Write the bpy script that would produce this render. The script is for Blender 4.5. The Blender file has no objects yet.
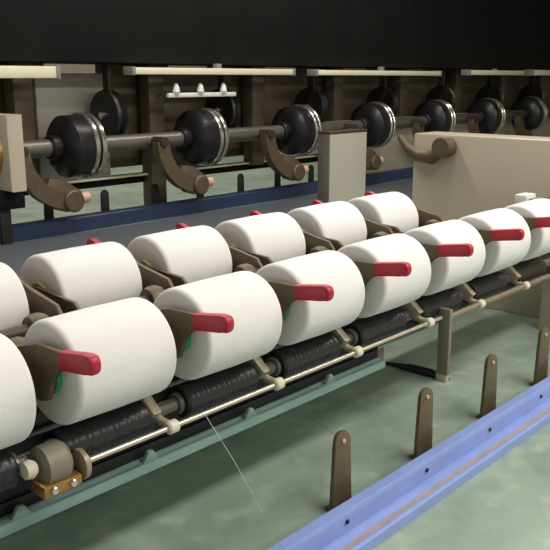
import bpy, bmesh, math, random
from mathutils import Vector, Matrix
random.seed(4)
PI = math.pi
col = bpy.context.scene.collection
H = 0.85                      # camera height; heights below are written from eye level (z) and lifted by H

# ---------------------------------------------------------------- materials
def srgb(r, g, b):
    f = lambda c: (c/255/12.92) if c/255 <= .04045 else ((c/255+.055)/1.055)**2.4
    return (f(r), f(g), f(b), 1)
def mat(name, c, rough=.5, metal=0., var=.06, scale=18, bump=0., coat=0., c2=None, spec=None, stretch=None, detail=4):
    m = bpy.data.materials.new(name); m.use_nodes = True
    nt = m.node_tree; b = nt.nodes['Principled BSDF']
    b.inputs['Roughness'].default_value = rough; b.inputs['Metallic'].default_value = metal
    b.inputs['Coat Weight'].default_value = coat
    if spec is not None: b.inputs['Specular IOR Level'].default_value = spec
    tc = nt.nodes.new('ShaderNodeTexCoord'); mp = nt.nodes.new('ShaderNodeMapping')
    if stretch: mp.inputs['Scale'].default_value = stretch
    n = nt.nodes.new('ShaderNodeTexNoise'); n.inputs['Scale'].default_value = scale; n.inputs['Detail'].default_value = detail
    nt.links.new(tc.outputs['Object'], mp.inputs['Vector']); nt.links.new(mp.outputs['Vector'], n.inputs['Vector'])
    r = nt.nodes.new('ShaderNodeValToRGB')
    a = [x*(1-var) for x in c[:3]]+[1]; d = list(c2) if c2 else [min(1, x*(1+var)) for x in c[:3]]+[1]
    r.color_ramp.elements[0].color = a; r.color_ramp.elements[1].color = d
    r.color_ramp.elements[0].position = .35; r.color_ramp.elements[1].position = .68
    nt.links.new(n.outputs['Fac'], r.inputs['Fac']); nt.links.new(r.outputs['Color'], b.inputs['Base Color'])
    if bump:
        bp = nt.nodes.new('ShaderNodeBump'); bp.inputs['Strength'].default_value = bump; bp.inputs['Distance'].default_value = .002
        nt.links.new(n.outputs['Fac'], bp.inputs['Height']); nt.links.new(bp.outputs['Normal'], b.inputs['Normal'])
    return m
M = {}
M['yarn'] = mat('white_yarn', srgb(228, 225, 221), .85, var=.015, scale=60, bump=.15, stretch=(1, 6, 6))
M['green'] = mat('green_plastic', srgb(40, 170, 120), .4)
M['cone'] = mat('yellow_paper', srgb(176, 168, 112), .8)
M['red'] = mat('red_plastic', srgb(176, 22, 50), .42, var=.05)
M['arm'] = mat('olive_brown_casting', srgb(98, 84, 64), .5, metal=.25, var=.12, scale=25)
M['armdark'] = mat('dark_brown_casting', srgb(66, 54, 42), .5, metal=.3, var=.12)
M['black'] = mat('black_rubber', srgb(26, 25, 26), .42, var=.15, scale=40)
M['housing'] = mat('black_housing', srgb(24, 22, 22), .6, var=.2)
M['rod'] = mat('bright_steel', srgb(214, 200, 178), .28, metal=.75, var=.05)
M['bar'] = mat('dull_steel', srgb(150, 138, 118), .4, metal=.6, var=.08)
M['cover'] = mat('olive_grey_cast', srgb(126, 120, 100), .5, var=.1)
M['nylon'] = mat('nylon', srgb(214, 204, 184), .45, var=.05)
M['clip'] = mat('cast_zinc', srgb(150, 140, 118), .45, metal=.25, var=.15, scale=60)
M['teal'] = mat('teal_paint', srgb(132, 160, 150), .35, var=.06)
M['beige'] = mat('beige_enamel', srgb(190, 178, 156), .3, var=.02, scale=3)
M['wallm'] = mat('beige_wall', srgb(156, 146, 128), .55, var=.03, scale=2)
M['pale'] = mat('pale_grey_enamel', srgb(176, 170, 158), .4, var=.03, scale=4)
M['grey'] = mat('grey_enamel', srgb(136, 130, 124), .5, var=.03, scale=4)
M['darkpost'] = mat('dark_brown_enamel', srgb(92, 79, 64), .5, var=.1)
M['casing'] = mat('charcoal_enamel', srgb(20, 18, 17), .7, var=.2, scale=5, spec=.2)
M['blue'] = mat('blue_paint', srgb(134, 154, 208), .3, var=.05, scale=12, coat=.2)
M['navy'] = mat('navy_paint', srgb(42, 54, 84), .45, var=.1, scale=6)
M['peg'] = mat('bronze_plate', srgb(108, 96, 70), .4, metal=.15, var=.12, scale=30)
M['darkpeg'] = mat('dark_green_plate', srgb(44, 44, 36), .5, metal=.2, var=.1)
M['drum'] = mat('dark_steel_drum', srgb(50, 49, 50), .35, metal=.6, var=.15, scale=12)
M['chrome'] = mat('chrome_ring', srgb(205, 198, 188), .22, metal=.9, var=.05)
M['shaft'] = mat('grey_steel', srgb(118, 112, 106), .38, metal=.6, var=.1)
M['cream'] = mat('cream_enamel', srgb(226, 220, 190), .45, var=.03)
M['brass'] = mat('brass', srgb(176, 136, 80), .35, metal=.7, var=.08)
M['pink'] = mat('pale_pink_plastic', srgb(214, 170, 152), .4)
M['white'] = mat('white_plastic', srgb(225, 222, 214), .4)
M['ceil'] = mat('ceiling_paint', srgb(120, 118, 112), .9)
M['web_reflect'] = mat('painted_web_reflection', srgb(172, 152, 146), .35, var=.1, scale=20)  # pinkish reflection in the rail's web, put into the colour
M['mat'] = mat('grey_mat', srgb(96, 100, 104), .4, var=.06, scale=4)
M['thread'] = mat('thread', srgb(210, 222, 210), .8)
# ribbed winding drum: fine grooves around the axis
def drum_mat():
    m = mat('ribbed_black_drum', srgb(30, 29, 31), .35, var=.1)
    nt = m.node_tree; b = nt.nodes['Principled BSDF']
    tc = nt.nodes.new('ShaderNodeTexCoord'); w = nt.nodes.new('ShaderNodeTexWave')
    w.wave_type = 'BANDS'; w.bands_direction = 'X'; w.inputs['Scale'].default_value = 25; w.inputs['Distortion'].default_value = 1.2
    bp = nt.nodes.new('ShaderNodeBump'); bp.inputs['Strength'].default_value = .2; bp.inputs['Distance'].default_value = .003
    nt.links.new(tc.outputs['Object'], w.inputs['Vector']); nt.links.new(w.outputs['Fac'], bp.inputs['Height'])
    nt.links.new(bp.outputs['Normal'], b.inputs['Normal']); return m
M['ribbed'] = drum_mat()
# painted floor: glossy grey-green with pale scuffs and dark smudges
def floor_mat():
    m = bpy.data.materials.new('painted_concrete'); m.use_nodes = True
    nt = m.node_tree; b = nt.nodes['Principled BSDF']; L = nt.links.new
    tc = nt.nodes.new('ShaderNodeTexCoord')
    def noise(s, det=5):
        n = nt.nodes.new('ShaderNodeTexNoise'); n.inputs['Scale'].default_value = s; n.inputs['Detail'].default_value = det
        L(tc.outputs['Object'], n.inputs['Vector']); return n
    def ramp(n, p0, p1, c0, c1):
        r = nt.nodes.new('ShaderNodeValToRGB'); e = r.color_ramp.elements
        e[0].position, e[1].position = p0, p1; e[0].color, e[1].color = c0, c1; L(n.outputs['Fac'], r.inputs['Fac']); return r
    base = ramp(noise(2.2), .3, .7, srgb(132, 150, 136), srgb(162, 176, 160))
    scuff = ramp(noise(13), .52, .78, (0, 0, 0, 1), (1, 1, 1, 1))
    dirt = ramp(noise(7.3, 7), .48, .78, (0, 0, 0, 1), (1, 1, 1, 1))
    m1 = nt.nodes.new('ShaderNodeMixRGB'); m1.inputs[2].default_value = srgb(196, 202, 182)
    s = nt.nodes.new('ShaderNodeMath'); s.operation = 'MULTIPLY'; s.inputs[1].default_value = .6
    L(scuff.outputs['Color'], s.inputs[0]); L(s.outputs[0], m1.inputs[0]); L(base.outputs['Color'], m1.inputs[1])
    m2 = nt.nodes.new('ShaderNodeMixRGB'); m2.inputs[2].default_value = srgb(88, 102, 94)
    s2 = nt.nodes.new('ShaderNodeMath'); s2.operation = 'MULTIPLY'; s2.inputs[1].default_value = .5
    L(dirt.outputs['Color'], s2.inputs[0]); L(s2.outputs[0], m2.inputs[0]); L(m1.outputs[0], m2.inputs[1])
    L(m2.outputs[0], b.inputs['Base Color']); b.inputs['Roughness'].default_value = .3
    bp = nt.nodes.new('ShaderNodeBump'); bp.inputs['Strength'].default_value = .12; bp.inputs['Distance'].default_value = .004
    L(noise(7).outputs['Fac'], bp.inputs['Height']); L(bp.outputs['Normal'], b.inputs['Normal'])
    return m
M['floor'] = floor_mat()

# ---------------------------------------------------------------- mesh helpers (world z = z + H)
def V(x, y, z): return Vector((x, y, z))
class MB:
    def __init__(s): s.bm = bmesh.new()
    def box(s, x0, x1, y0, y1, z0, z1, bev=0., rot=None):
        r = bmesh.ops.create_cube(s.bm, size=1)
        vs = r['verts']; c = V((x0+x1)/2, (y0+y1)/2, (z0+z1)/2)
        for v in vs: v.co = V(v.co.x*(x1-x0), v.co.y*(y1-y0), v.co.z*(z1-z0))
        if bev:
            es = list({e for v in vs for e in v.link_edges})
            q = bmesh.ops.bevel(s.bm, geom=es, offset=bev, segments=2, affect='EDGES', profile=.5)
            vs = list({v for f in q['faces'] for v in f.verts} | {v for v in vs if v.is_valid})
        for v in vs: v.co = (rot @ v.co if rot else v.co) + c
        return s
    def lathe(s, prof, at=(0, 0, 0), axis='X', seg=40, closed=False):
        """prof: (along, radius) pairs turned about an axis"""
        rings = []
        for a, r in prof:
            ring = []
            for k in range(seg):
                t = 2*PI*k/seg; u, w = r*math.cos(t), r*math.sin(t)
                p = (a, u, w) if axis == 'X' else (w, a, u) if axis == 'Y' else (u, w, a)
                ring.append(s.bm.verts.new(V(*p)+V(*at)))
            rings.append(ring)
        n = len(rings)
        for i in range(n if closed else n-1):
            A, B = rings[i], rings[(i+1) % n]
            for k in range(seg):
                s.bm.faces.new((A[k], A[(k+1) % seg], B[(k+1) % seg], B[k]))
        if not closed:
            s.bm.faces.new(rings[0]); s.bm.faces.new(rings[-1][::-1])
        return s
    def cyl(s, a0, a1, r, at=(0, 0, 0), axis='X', seg=32, bev=.0):
        b = bev or min(.002, r*.2)
        return s.lathe([(a0, r-b), (a0+b, r), (a1-b, r), (a1, r-b)], at, axis, seg)
    def plate(s, pts, t0, t1, plane='YZ', bev=0.):
        """prism of a polygon; plane YZ is extruded along X, XZ along Y, XY along Z"""
        def P(u, v, t): return V(t, u, v) if plane == 'YZ' else V(u, t, v) if plane == 'XZ' else V(u, v, t)
        A = [s.bm.verts.new(P(u, v, t0)) for u, v in pts]; B = [s.bm.verts.new(P(u, v, t1)) for u, v in pts]
        f1 = s.bm.faces.new(A); f2 = s.bm.faces.new(B[::-1]); n = len(pts)
        for k in range(n): s.bm.faces.new((A[k], B[k], B[(k+1) % n], A[(k+1) % n]))
        if bev:
            es = list(f1.edges)+list(f2.edges)
            bmesh.ops.bevel(s.bm, geom=es, offset=bev, segments=2, affect='EDGES', profile=.5)
        return s
    def tube(s, pts, r, seg=12):
        pts = [V(*p) for p in pts]; n = len(pts); rr = r if isinstance(r, (list, tuple)) else [r]*n
        rings = []
        for i, p in enumerate(pts):
            d = (pts[min(i+1, n-1)]-pts[max(i-1, 0)]).normalized()
            up = V(0, 0, 1) if abs(d.z) < .9 else V(0, 1, 0)
            a = d.cross(up).normalized(); b = d.cross(a)
            rings.append([s.bm.verts.new(p+rr[i]*(a*math.cos(2*PI*k/seg)+b*math.sin(2*PI*k/seg))) for k in range(seg)])
        for A, B in zip(rings, rings[1:]):
            for k in range(seg): s.bm.faces.new((A[k], A[(k+1) % seg], B[(k+1) % seg], B[k]))
        s.bm.faces.new(rings[0]); s.bm.faces.new(rings[-1][::-1]); return s
    def build(s, name, m, parent=None, loc=None, flat=False):
        bm = s.bm; bmesh.ops.recalc_face_normals(bm, faces=bm.faces)
        me = bpy.data.meshes.new(name); bm.to_mesh(me); bm.free()
        me.materials.append(m)
        if not flat:
            for p in me.polygons: p.use_smooth = True
            me.set_sharp_from_angle(angle=math.radians(35))
        o = bpy.data.objects.new(name, me); col.objects.link(o)
        if parent: o.parent = parent
        elif loc is None: o.location = (0, 0, H)
        if loc is not None: o.location = loc
        return o
def tag(o, label, cat, group=None):
    o['label'] = label; o['category'] = cat
    if group: o['group'] = group
    return o
def thing(name, label, cat, loc, rz=0, group=None):
    o = bpy.data.objects.new(name, None); col.objects.link(o)
    o.location = (loc[0], loc[1], loc[2]+H); o.rotation_euler = (0, 0, rz); o.empty_display_size = .05
    return tag(o, label, cat, group)
def copy_tree(o, parent=None):
    c = o.copy(); col.objects.link(c)
    if parent: c.parent = parent
    for ch in [x for x in col.objects if x.parent == o]: copy_tree(ch, c)
    return c
def place(o, loc, rz, label, group=None):
    o.location = (loc[0], loc[1], loc[2]+H); o.rotation_euler.z = rz; o['label'] = label
    if group: o['group'] = group
def struct(o): o['kind'] = 'structure'; return o
def arc(cx, cz, r, a0, a1, n): return [(cx+r*math.cos(math.radians(a0+(a1-a0)*k/n)), cz+r*math.sin(math.radians(a0+(a1-a0)*k/n))) for k in range(n+1)]

FL = -H
# ---------------------------------------------------------------- the room
struct(MB().box(-3, 13, -3, 8, FL-.05, FL).build('floor', M['floor'], flat=True))
struct(MB().box(-3, 13, 8, 8.1, FL, 2.2).build('wall_back', M['wallm'], flat=True))
struct(MB().box(13, 13.1, -3, 8.1, FL, 2.2).build('wall_right', M['wallm'], flat=True))
struct(MB().box(-3, 13.1, -3, 8.1, 2.2, 2.3).build('ceiling', M['ceil'], flat=True))

# ---------------------------------------------------------------- yarn packages and their cradles
P = .25; L = .183; R = .0811
FX, FY, FZ = .5966, 1.0051, -.4263        # left face of the second front package
BX, BY, BZ = .7720, 1.3126, -.4019
ORD = ['first', 'second', 'third', 'fourth', 'fifth', 'sixth', 'seventh', 'eighth']
def make_package(label, group, tube_mat):
    t = thing('yarn_package', label, 'yarn package', (0, 0, 0), 0, group)
    prof = [(.004, .026), (.001, .05)]
    rs = .009
    prof += [(rs-rs*math.cos(math.radians(a)), R-rs+rs*math.sin(math.radians(a))) for a in range(10, 91, 16)]
    prof += [(L*.5, R+.0012)]
    prof += [(L-x, r) for x, r in prof[:-1][::-1]]
    MB().lathe(prof, seg=72, closed=True).build('wound_yarn', M['yarn'], t)
    MB().lathe([(-.005, .0255), (-.005, .0295), (-.003, .0305), (L+.003, .0305), (L+.005, .0295), (L+.005, .0255)], seg=40, closed=True).build('core_tube', tube_mat, t)
    return t
def make_cradle(label, group, raise_):
    """local frame: package axis on x through the origin, left face at x=0, handle side -y, pivot +y"""
    t = thing('package_cradle', label, 'cradle', (0, 0, 0), 0, group)
    k = raise_
    # handle arm: flat casting from the pivot past the core to the red grip
    pl = [(.150, .004), (.135, .022), (.05, .036), (-.004, .053), (-.066, .055+k*.4), (-.072, .029+k*.4), (-.052, .022)]
    pl += [(-.038, .006), (-.035, -.012), (-.025, -.030), (-.006, -.036), (.02, -.034), (.06, -.026), (.135, -.020), (.150, -.008)]
    a = MB().plate(pl, -.030, -.021, bev=.0025).build('handle_arm', M['arm'], t)
    MB().cyl(-.023, .012, .0245, seg=36).build('core_chuck', M['armdark'], a)
    g = [(-.066, .0565+k*.4), (-.066, .0275+k*.4)]
    cy, cz = (-.129, .0530+k) if not k else (-.108, .059+k)
    g += [(cy-.003, cz-.0145)]+[(cy-.010+.0105*math.cos(q), cz+.0145*math.sin(q)) for q in [math.radians(v) for v in range(250, 109, -20)]]+[(cy-.003, cz+.0145)]
    MB().plate(g, -.034, -.017, bev=.004).build('handle_grip', M['red'], t)
    # plain arm at the other end
    pr = [(.150, .004), (.13, .018), (.02, .024)]+arc(0, 0, .024, 80, 280, 10)+[(.02, -.024), (.135, -.020), (.150, -.008)]
    b = MB().plate(pr, L-.001, L+.007, bev=.002).build('plain_arm', M['arm'], t)
    MB().cyl(L-.018, L+.003, .0245, seg=36).build('core_chuck', M['armdark'], b)
    # pivot tube and hub on the machine's middle beam
    pv = MB().cyl(-.031, L+.010, .011, (0, .142, -.008)).build('pivot_tube', M['armdark'], t)
    MB().lathe([(-.016, .012), (-.016, .022), (-.006, .026), (.006, .026), (.016, .022), (.016, .012)], (.02, .142, -.008), seg=28).build('torsion_spring', M['arm'], pv)
    return t
fp = make_package('', 'white yarn packages in the front row', M['green'])
fc = make_cradle('', 'cradles of the front row', 0)
flab = ['cut off by the left edge', '',
        'third from the left', 'fourth from the left, in the middle of the row', 'fifth from the left', 'sixth from the left',
        'seventh from the left', 'cut off by the right edge']
for n in range(8):
    a = fp if n == 0 else copy_tree(fp); c = fc if n == 0 else copy_tree(fc)
    x = FX+(n-1)*P
    place(a, (x, FY, FZ), 0, ('white yarn package in front row, '+flab[n]) if n not in (1,) else 'white yarn package in front row, second from the left')
    place(c, (x+.009, FY, FZ), 0, ['olive cradle with red handle at the left-edge front package, handle out of frame',
        'olive cradle with the largest, nearest red handle, front row second package',
        'olive cradle with red handle on front row, third package from the left',
        'olive cradle with red handle on front row, fourth package from the left',
        'olive cradle with red handle on front row, fifth package from the left',
        'olive cradle with red handle on front row, sixth package from the left',
        'olive cradle with red handle on front row, seventh package, farthest whole handle',
        'olive cradle at right edge whose red handle is partly cut off'][n])
bp_ = make_package('', 'white yarn packages in the back row', M['cone'])
bc_ = make_cradle('', 'cradles of the back row', -.004)
blab = ['cut off by the left edge of the picture', 'second from the left, whole with yellowish core rim', 'third from the left',
        'fourth from the left', 'fifth from the left', 'sixth and last, before the navy rail end']
for n in range(6):
    a = bp_ if n == 0 else copy_tree(bp_); c = bc_ if n == 0 else copy_tree(bc_)
    x = BX+(n-1)*P
    place(a, (x+L, BY, BZ), PI, 'white back row yarn package, '+blab[n])
    place(c, (x+L-.006, BY, BZ), PI, 'olive cradle of back row package '+['cut off by the left edge', 'second from the left, red tip behind it',
        'third from the left, red tip behind it', 'fourth from the left, red tip behind it', 'fifth from the left, beside pale column', 'farthest away, beside navy rail end'][n])

# ---------------------------------------------------------------- winding machine body (under the packages)
mach = thing('winding_machine', 'long black winding machine body with teal base beam under the white packages', 'machine', (0, 0, 0))
X0m, X1m = -.35, 2.60
MB().box(X0m, X1m, 1.045, 1.44, -.622, -.535, .004).build('drum_housing', M['housing'], mach)
MB().box(X0m, X1m, 1.046, 1.389, -.628, -.6222, .001).build('added_bounce_tray', M['teal'], mach)  # added teal underside, so the glossy floor mirrors teal instead of black
MB().box(X0m, X1m, 1.125, 1.195, -.62, -.435, .004).build('middle_beam', M['arm'], mach)
MB().box(X0m, 1.50, 1.022, 1.055, -.668, -.648, .003).build('base_beam', M['teal'], mach)
MB().box(X0m, 1.50, 1.046, 1.052, -.650, -.622, .001).build('front_skirt', M['housing'], mach)
MB().box(X0m, X1m, 1.39, 1.44, -.65, -.622, .003).build('rear_beam', M['teal'], mach)
MB().box(1.666, 1.680, .952, .984, -.72, -.548, .003).build('rod_hanger', M['cover'], mach)
MB().cyl(X0m, X1m-.02, .012, (0, 1.012, -.553)).build('drum_shaft', M['shaft'], mach)
for x in (-.3, 1.93):
    MB().box(x-.010, x+.010, 1.10, 1.135, FL, -.65, .003).build('support_post', M['beige'], mach)
    MB().box(x-.012, x+.012, 1.33, 1.40, FL, -.65, .003).build('support_post', M['beige'], mach)
for n in range(4):
    x = .545+P*n
    MB().plate([(x-.018, -.650), (x+.018, -.650), (x+.005, -.630), (x-.005, -.630)], 1.024, 1.032, 'XZ', .001).build('tab', M['teal'], mach)

d0 = None
for n in range(8):
    x = FX+(n-1)*P
    if d0 is None:
        d0 = thing('winding_drum', '', 'winding drum', (0, 0, 0), 0, 'black drums under the front packages')
        pf = [(.004, .026), (.008, .030)]
        for k in range(1, 20):
            q = .008+(L-.016)*k/20; pf += [(q-.001, .030), (q, .0297), (q+.001, .030)]
        pf += [(L-.008, .030), (L-.004, .026)]
        MB().lathe(pf, seg=40).build('drum_body', M['ribbed'], d0)
        MB().cyl(-.006, .004, .019).build('end_collar', M['shaft'], d0)
        MB().cyl(L-.004, L+.006, .019).build('end_collar', M['shaft'], d0)
        o = d0
    else: o = copy_tree(d0)
    place(o, (x, 1.012, -.553), 0, ['ribbed black winding drum at far left, under the package cut off there',
        'ribbed black winding drum under the second front package', 'ribbed black winding drum under the third front package',
        'ribbed black winding drum under the fourth front package', 'ribbed black winding drum under the fifth front package',
        'ribbed black winding drum under the sixth front package, right of the beige post', 'ribbed black winding drum under the seventh front package',
        'ribbed black winding drum at right edge, under the cut off package'][n])

# rod along the front, in two pieces
r1 = thing('guide_rod', 'thin shiny steel rod running along the front of the near packages', 'rod', (0, .97, -.5685))
MB().cyl(.62, 1.655, .0048).build('rod_bar', M['rod'], r1)
MB().lathe([(.612, .018), (.614, .024), (.622, .024), (.626, .018), (.632, .009)], seg=24).build('end_disc', M['clip'], r1)
r2 = thing('guide_bar', 'thick dull grey bar continuing the rod under the far front packages', 'rod', (0, .97, -.5745))
MB().cyl(1.69, 2.26, .0085).build('rod_bar', M['bar'], r2)
MB().cyl(1.682, 1.694, .012).build('end_disc', M['clip'], r2)
br0 = None
bx = [.799, 1.063, 1.314, 1.600, 1.850, 2.110]
for n, x in enumerate(bx):
    if br0 is None:
        br0 = thing('rod_bracket', '', 'bracket', (0, 0, 0), 0, 'brackets holding the front rod')
        MB().cyl(-.011, .011, .0115, bev=.003).build('clamp_collar', M['nylon'], br0)
        q = MB().tube([(0, .008, .002), (-.004, .022, .004), (-.012, .040, .018), (-.016, .058, .022)], [.007, .008, .009, .009]).build('bracket_arm', M['clip'], br0)
        MB().lathe([(-.012, .012), (-.010, .017), (.010, .017), (.012, .012)], (-.016, .060, .030), seg=24).build('bearing_cap', M['clip'], br0)
        MB().plate([(.005, .030), (.022, .012), (.050, .012), (.066, .032), (.058, .052), (.040, .058)], -.034, -.014, 'YZ', .004).build('bearing_block', M['clip'], br0)
        o = br0
    else: o = copy_tree(br0)
    place(o, (x, .97, -.5685 if x < 1.68 else -.5745), 0, ['zinc rod bracket below the gap of second and third front packages',
      'zinc rod bracket below the gap of third and fourth front packages', 'zinc rod bracket below the gap of fourth and fifth front packages',
      'zinc rod bracket just left of the beige post', 'zinc rod bracket on the thick bar, right of the beige post', 'zinc rod bracket at far right end of the thick bar'][n])
# rounded cover and clamp of the left bracket
cv = thing('bearing_cover', 'rounded olive grey bearing cover at lower left with brass screws', 'cover', (.578, .98, -.553))
MB().lathe([(-.026, .020), (-.022, .030), (.010, .032), (.018, .026), (.022, .014)], (0, 0, 0), seg=32).build('cover_dome', M['cover'], cv)
MB().box(-.035, .03, -.030, .012, -.040, -.020, .004).build('clamp_foot', M['brass'], cv)
for sx in (-.02, .012): MB().cyl(-.036, -.028, .006, (sx, 0, -.028), 'Y', 16).build('screw', M['chrome'], cv)
MB().lathe([(-.052, .006), (-.050, .013), (-.040, .015), (-.032, .010)], (0, -.004, .004), seg=20).build('knob', M['nylon'], cv)

# machine's beige end cabinet
cab = thing('end_cabinet', 'large beige metal cabinet at the right end of the package rows', 'cabinet', (2.7, 1.0, FL))
MB().box(0, .16, -.5, .745, 0, H-.208, .006).build('cabinet_body', M['beige'], cab)
MB().box(-.12, -.001, -.5, .128, 0, H-.60, .004).build('side_box', M['beige'], cab)
pa = MB().tube([(-.03, .79, H-.222), (-.035, .75, H-.262), (-.035, .70, H-.290), (-.035, .64, H-.292), (-.035, .59, H-.262)], [.012, .018, .024, .028, .022]).build('curved_bracket', M['arm'], cab)
MB().cyl(-.06, -.002, .038, (0, .59, H-.252), seg=24).build('bracket_hub', M['arm'], pa)
wb = thing('guide_block', 'small white block on a grey arm before the beige cabinet, at right', 'block', (2.45, 1.15, -.385))
MB().box(-.035, .035, -.022, .022, -.016, .022, .006).build('block_body', M['white'], wb)
MB().box(-.02, .26, -.060, -.022, -.012, .010, .004).build('block_arm', M['shaft'], wb)

# things on the floor
tag(MB().tube([(1.86, 1.46, FL+.004), (1.90, 1.40, FL+.004), (1.93, 1.30, FL+.006), (1.93, 1.22, FL+.012), (1.935, 1.16, FL+.012), (1.94, 1.10, FL+.006)], [.004, .004, .005, .012, .012, .004]).build('floor_cable', M['housing']),
    'dark cable with thick plug lying on the floor left of the beige post', 'cable')
MB_t = [((1.577, 1.45, FL+.002), (1.50, 1.27, FL+.002), (1.42, 1.09, FL+.002))]
tag(MB().tube(MB_t[0], .0008, 6).build('loose_thread', M['thread']), 'pale loose yarn end lying on green floor before the rod', 'thread')
tag(MB().tube([(.868, .9645, -.566), (.96, .985, -.70), (1.05, 1.0, FL+.002)], .0006, 6).build('hanging_thread', M['thread']), 'fine yarn end hanging from the rod to the floor below the third package', 'thread')

# ---------------------------------------------------------------- near rail and its pegs
nr = thing('floor_rail', 'bright blue steel channel rail on the floor at lower right', 'rail', (0, 0, FL))
MB().plate([(.763, 0), (.763, .020), (.767, .024), (.772, .024), (.776, .020), (.776, .007), (.826, .007), (.826, .044), (.830, .050), (.852, .050), (.858, .044), (.858, 0)], -.2, 3.4, 'YZ').build('channel', M['blue'], nr)
MB().box(-.2, 3.4, .782, .798, .0072, .0092, .0008).build('reflection_strip', M['web_reflect'], nr)  # thin strip coloured as the reflection lying in the channel
for x in (1.10, 1.38, 1.66, 1.94, 2.22): MB().cyl(.0-.004, .0, .0048, (x, .826, .030), 'Y', 16).build('screw', M['housing'], nr)
pg = None
for n in range(4):
    x = 1.169+.307*n
    if pg is None:
        pg = thing('peg_plate', '', 'peg', (0, 0, 0), 0, 'bronze peg plates behind the near blue rail')
        w0, w1, h = .027, .019, .172
        MB().plate([(-w0, 0)]+[(w0, 0)]+arc(0, h-w1, w1, 0, 180, 12), -.005, .005, 'XZ', .0015).build('plate', M['peg'], pg)
        MB().cyl(-.009, -.004, .0045, (0, 0, h-.020), 'Y', 16).build('pink_reflection', M['pink'], pg)  # pink reflection near the plate top, set as a coloured stud
        MB().box(-.026, .026, -.018, .018, 0, .006, .002).build('foot', M['peg'], pg)
        o = pg
    else: o = copy_tree(pg)
    o.rotation_euler.z = 0
    place(o, (x, .895, FL), math.radians(-12), ['bronze rounded peg plate, leftmost and nearest, before open green floor', 'bronze rounded peg plate, second from the left behind the blue rail',
       'bronze rounded peg plate, third from the left behind the blue rail', 'bronze rounded peg plate at the right edge, below the thick bar'][n])

# ---------------------------------------------------------------- far rail, its pegs and the far machine
fr = thing('floor_rail', 'dark navy steel rail on the floor behind the package rows', 'rail', (0, 0, FL))
MB().plate([(3.85, 0), (3.85, .080), (3.856, .086), (3.93, .086), (3.936, .080), (3.936, 0)], .8, 6.05, 'YZ').build('channel', M['navy'], fr)
fp0 = None
for n in range(7):
    x = 2.44+.385*n
    if fp0 is None:
        fp0 = thing('peg_plate', '', 'peg', (0, 0, 0), 0, 'dark peg plates behind the navy rail')
        MB().plate([(-.032, 0), (.032, 0)]+arc(0, .175, .026, 0, 180, 10), -.006, .006, 'XZ', .0015).build('plate', M['darkpeg'], fp0)
        MB().box(-.04, .04, -.025, .025, 0, .008, .002).build('foot', M['darkpeg'], fp0)
        o = fp0
    else: o = copy_tree(fp0)
    place(o, (x, 3.99, FL), 0, 'dark peg plate behind the navy rail, %s from the left edge' % ORD[n])

tag(MB().box(.5, 6.05, 2.55, 3.82, 0, .004, .001).build('floor_mat', M['mat'], loc=(0, 0, 0)), 'dark grey mat strip on the floor between navy rail and white packages', 'mat')
fm = thing('far_machine_frame', 'dark brown frame of the machine across the aisle with overhead casing', 'machine', (0, 0, 0))
MB().box(.9, 9.5, 3.90, 4.4, .085, 1.25, .01).build('overhead_casing', M['casing'], fm)
MB().box(.9, 9.5, 4.18, 4.26, -.66, -.605, .004).build('lower_beam', M['casing'], fm)
MB().box(.9, 9.5, 4.14, 4.18, -.612, -.600, .002).build('ledge_strip', M['cream'], fm)
MB().cyl(.9, 9.5, .047, (0, 3.90, -.37), seg=32).build('line_shaft', M['shaft'], fm)
for k in range(9):
    x = 1.45+.94*k
    MB().box(x+.95-.06, x+.95+.06, 4.10, 4.2, FL if k%3 == 1 else -.62, .085, .005).build('upright', M['darkpost'], fm)
for k in range(9):
    x = 2.66-.94*1+.94*k
    MB().box(x-.10, x+.40, 4.24, 4.28, -.62 if k < 3 else -.50, .03, .004).build('back_panel', M['pale'] if k < 2 else M['darkpost'], fm)
    MB().box(x+.36, x+.92, 4.26, 4.30, -.56, .085, .004).build('back_panel', M['darkpost'], fm)
# cream ducts along the top, seen edge on
for i, (a, b, z0, z1, nm) in enumerate([(1.2, 2.45, 0, .062, 'cream painted duct bar at upper left, ending above the grey panel'), (2.95, 4.35, .022, .062, 'cream duct bar above the second drum'), (4.6, 6.3, .022, .060, 'thin cream duct bar above the pale column'), (6.8, 7.9, .03, .075, 'cream duct bar at upper right'), (8.1, 8.7, .03, .085, 'short cream duct bar at upper right corner')]):
    t = thing('duct_bar', nm, 'duct', (a, 3.86, z0), 0, 'cream duct bars on the far machine')
    MB().box(0, b-a, -.04, .04, 0, z1-z0, .006).build('duct_body', M['cream'], t)
    for s in (0, b-a): MB().box(s-.012, s+.012, -.046, .046, -.004, z1-z0+.004, .003).build('end_cap', M['grey'], t)
    MB().box((b-a)/2-.02, (b-a)/2+.02, -.02, .02, z1-z0, .09-z0, .002).build('hanger', M['grey'], t)
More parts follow.
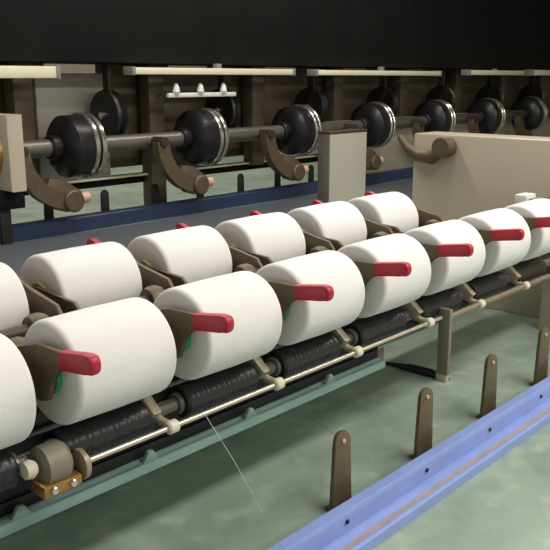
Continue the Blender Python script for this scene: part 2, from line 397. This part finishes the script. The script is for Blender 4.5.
# drums with chrome rings, swing arms below, small pulleys above, repeated
u0 = a0 = s0 = None
names = ['first', 'second', 'third', 'fourth', 'fifth', 'sixth', 'seventh']
for k in range(7):
    x = 2.50+.94*k
    if u0 is None:
        u0 = thing('friction_drum', '', 'drum', (0, 0, 0), 0, 'dark drums on the far line shaft')
        MB().lathe([(0, .05), (-.008, .075), (.0, .105), (.015, .150), (.035, .172), (.12, .176), (.135, .170)], seg=56).build('drum_shell', M['drum'], u0)
        MB().lathe([(.128, .155), (.130, .180), (.136, .186), (.150, .186), (.155, .176)], seg=56).build('chrome_ring', M['chrome'], u0)
        MB().lathe([(.155, .150), (.158, .168), (.170, .168), (.172, .150)], seg=48).build('groove', M['black'], u0)
        MB().lathe([(.172, .150), (.175, .178), (.181, .184), (.198, .182), (.206, .165), (.208, .07)], seg=56).build('chrome_ring', M['chrome'], u0)
        MB().cyl(-.06, .0, .068, seg=32, bev=.006).build('hub', M['drum'], u0)
        a0 = thing('swing_arm', '', 'swing arm', (0, 0, 0), 0, 'brown swing arms below the far line shaft')
        # curved arm in the x-z plane, offset toward the viewer
        outer = arc(.24, .06, .34, 182, 262, 12); inner = arc(.24, .06, .25, 262, 182, 12)
        MB().plate(outer+inner, -.03, .03, 'XZ', .006).build('curved_arm', M['arm'], a0)
        MB().plate([(.06, -.20), (.10, -.10), (.19, -.115), (.30, -.19), (.285, -.27), (.20, -.295), (.12, -.27)], -.022, .022, 'XZ', .006).build('arm_web', M['arm'], a0)
        MB().cyl(-.05, .05, .062, (.235, 0, -.235), 'Y', 28, .008).build('arm_hub', M['arm'], a0)
        MB().cyl(-.045, .085, .030, (-.055, 0, .05), 'Y', 20).build('pivot_pin', M['armdark'], a0)
        MB().cyl(.26, .35, .030, (0, -.01, -.225), 'X', 24, .008).build('roller_cap', M['pink'], a0)
        s0 = thing('tension_pulley', '', 'pulley', (0, 0, 0), 0, 'small dark pulleys above the far line shaft')
        MB().lathe([(-.04, .05), (-.036, .144), (-.02, .150), (-.008, .130), (.008, .130), (.02, .150), (.036, .144), (.04, .05)], seg=44).build('pulley_wheel', M['black'], s0)
        MB().cyl(-.06, .06, .022, seg=20).build('pulley_axle', M['chrome'], s0)
        MB().box(-.012, .012, -.03, .03, .0, .30, .003).build('hanger', M['armdark'], s0)
        oo = (u0, a0, s0)
    else: oo = (copy_tree(u0), copy_tree(a0), copy_tree(s0))
    N = names[k]
    place(oo[0], (x-.03, 3.90, -.37), 0, 'dark drum with two chrome rings, %s from the left on the far shaft' % N)
    place(oo[1], (x-.27, 3.80, -.42), 0, 'brown curved swing arm below the far shaft, %s from the left' % N)
    place(oo[2], (x+.42, 4.04, -.215), 0, 'small dark pulley above the far shaft, %s from the left' % N)
# beige housing at left with brass ring
hs = thing('bearing_housing', 'beige bearing housing with brass ring at the left edge on the far shaft', 'housing', (2.06, 3.88, -.37))
MB().plate([(-.18, -.19), (.15, -.19), (.19, -.13), (.19, .17), (.17, .195), (-.18, .195)], .0, .09, 'YZ', .010).build('housing_plate', M['beige'], hs)
MB().lathe([(-.05, .075), (-.05, .115), (.0, .125), (.0, .075)], seg=40, closed=True).build('brass_ring', M['brass'], hs)
MB().box(-.03, .12, -.10, .10, -.29, -.19, .008).build('housing_foot', M['casing'], hs)
MB().box(-.0, .06, -.05, .05, -.48, -.28, .004).build('housing_leg', M['darkpeg'], hs)
# white guide strip, pale gusset
gp = thing('guide_strip', 'whitish plastic guide strip on the far machine above the second drum', 'guide', (3.24, 3.87, -.115))
MB().box(0, .58, -.01, .02, 0, .028, .006).build('strip', M['white'], gp)
for s in (.06, .26, .46): MB().lathe([(-.02, .014), (0, .024), (.03, .018), (.05, .008)], (s, -.01, .035), 'Z', 20).build('guide_cone', M['white'], gp)
for s in (.1, .48): MB().box(s, s+.02, .02, .23, .004, .020, .002).build('strip_bracket', M['grey'], gp)
# pale column under the shaft
pc = thing('machine_column', 'pale grey square column with dark cap, standing before the navy rail', 'column', (3.07, 2.46, FL))
MB().box(0, .30, 0, .075, 0, H-.262, .005).build('column_body', M['pale'], pc)
MB().box(-.006, .0, .002, .073, 0, H-.265, .002).build('edge_strip', M['shaft'], pc)
MB().box(-.002, .302, -.002, .077, H-.265, H-.252, .003).build('column_cap', M['armdark'], pc)
# beige screen wall closing the far machine at right
sc_ = thing('partition_panel', 'beige partition panel behind the navy rail end, between column and cabinet', 'partition', (4.95, 4.03, FL))
MB().box(0, 4.4, 0, .04, 0, H-.33, .004).build('panel_sheet', M['beige'], sc_)

# ---------------------------------------------------------------- light
def lamp(x, y, z, sx, sy, e, c=(1, .96, .90)):
    l = bpy.data.lights.new('ceiling_or_fill_lamp', 'AREA'); l.shape = 'RECTANGLE'; l.size = sx; l.size_y = sy; l.energy = e; l.color = c
    o = bpy.data.objects.new('ceiling_or_fill_lamp', l); col.objects.link(o); o.location = (x, y, z+H); return o
lamp(3.0, -.9, 2.1, 4.0, .5, 150)
lamp(1.8, 1.3, 2.1, 4.0, .35, 30)
lamp(1.7, -2.3, 1.5, 3.0, .4, 60)  # unseen fill lamp, added low to brighten the floor under the machine
lamp(3.2, 2.9, 2.1, 5.0, .3, 95)  # unseen lamp added to light the front of the far machine
lamp(4.0, 5.4, 2.1, 6.0, .4, 130)  # unseen lamp added to brighten the floor beyond the far machine
w = bpy.data.worlds.new('hall'); bpy.context.scene.world = w; w.use_nodes = True
w.node_tree.nodes['Background'].inputs[0].default_value = (1, .97, .93, 1); w.node_tree.nodes['Background'].inputs[1].default_value = .42

# ---------------------------------------------------------------- camera
cam = bpy.data.cameras.new('camera'); co = bpy.data.objects.new('camera', cam); col.objects.link(co)
f = 800.
cam.sensor_width = 36; cam.lens = 36*f/550; cam.clip_start = .02
p = math.radians(13.8102); th = math.radians(42.6114)
F = V(math.cos(p)*math.cos(th), math.cos(p)*math.sin(th), -math.sin(p)); Rr = V(math.sin(th), -math.cos(th), 0); U = Rr.cross(F)
co.matrix_world = Matrix(((Rr.x, U.x, -F.x, 0), (Rr.y, U.y, -F.y, 0), (Rr.z, U.z, -F.z, H), (0, 0, 0, 1)))
sc = bpy.context.scene; sc.camera = co
sc.view_settings.view_transform = 'Standard'; sc.view_settings.look = 'None'; sc.view_settings.exposure = 0; sc.view_settings.gamma = 1
sc.view_settings.use_curve_mapping = False
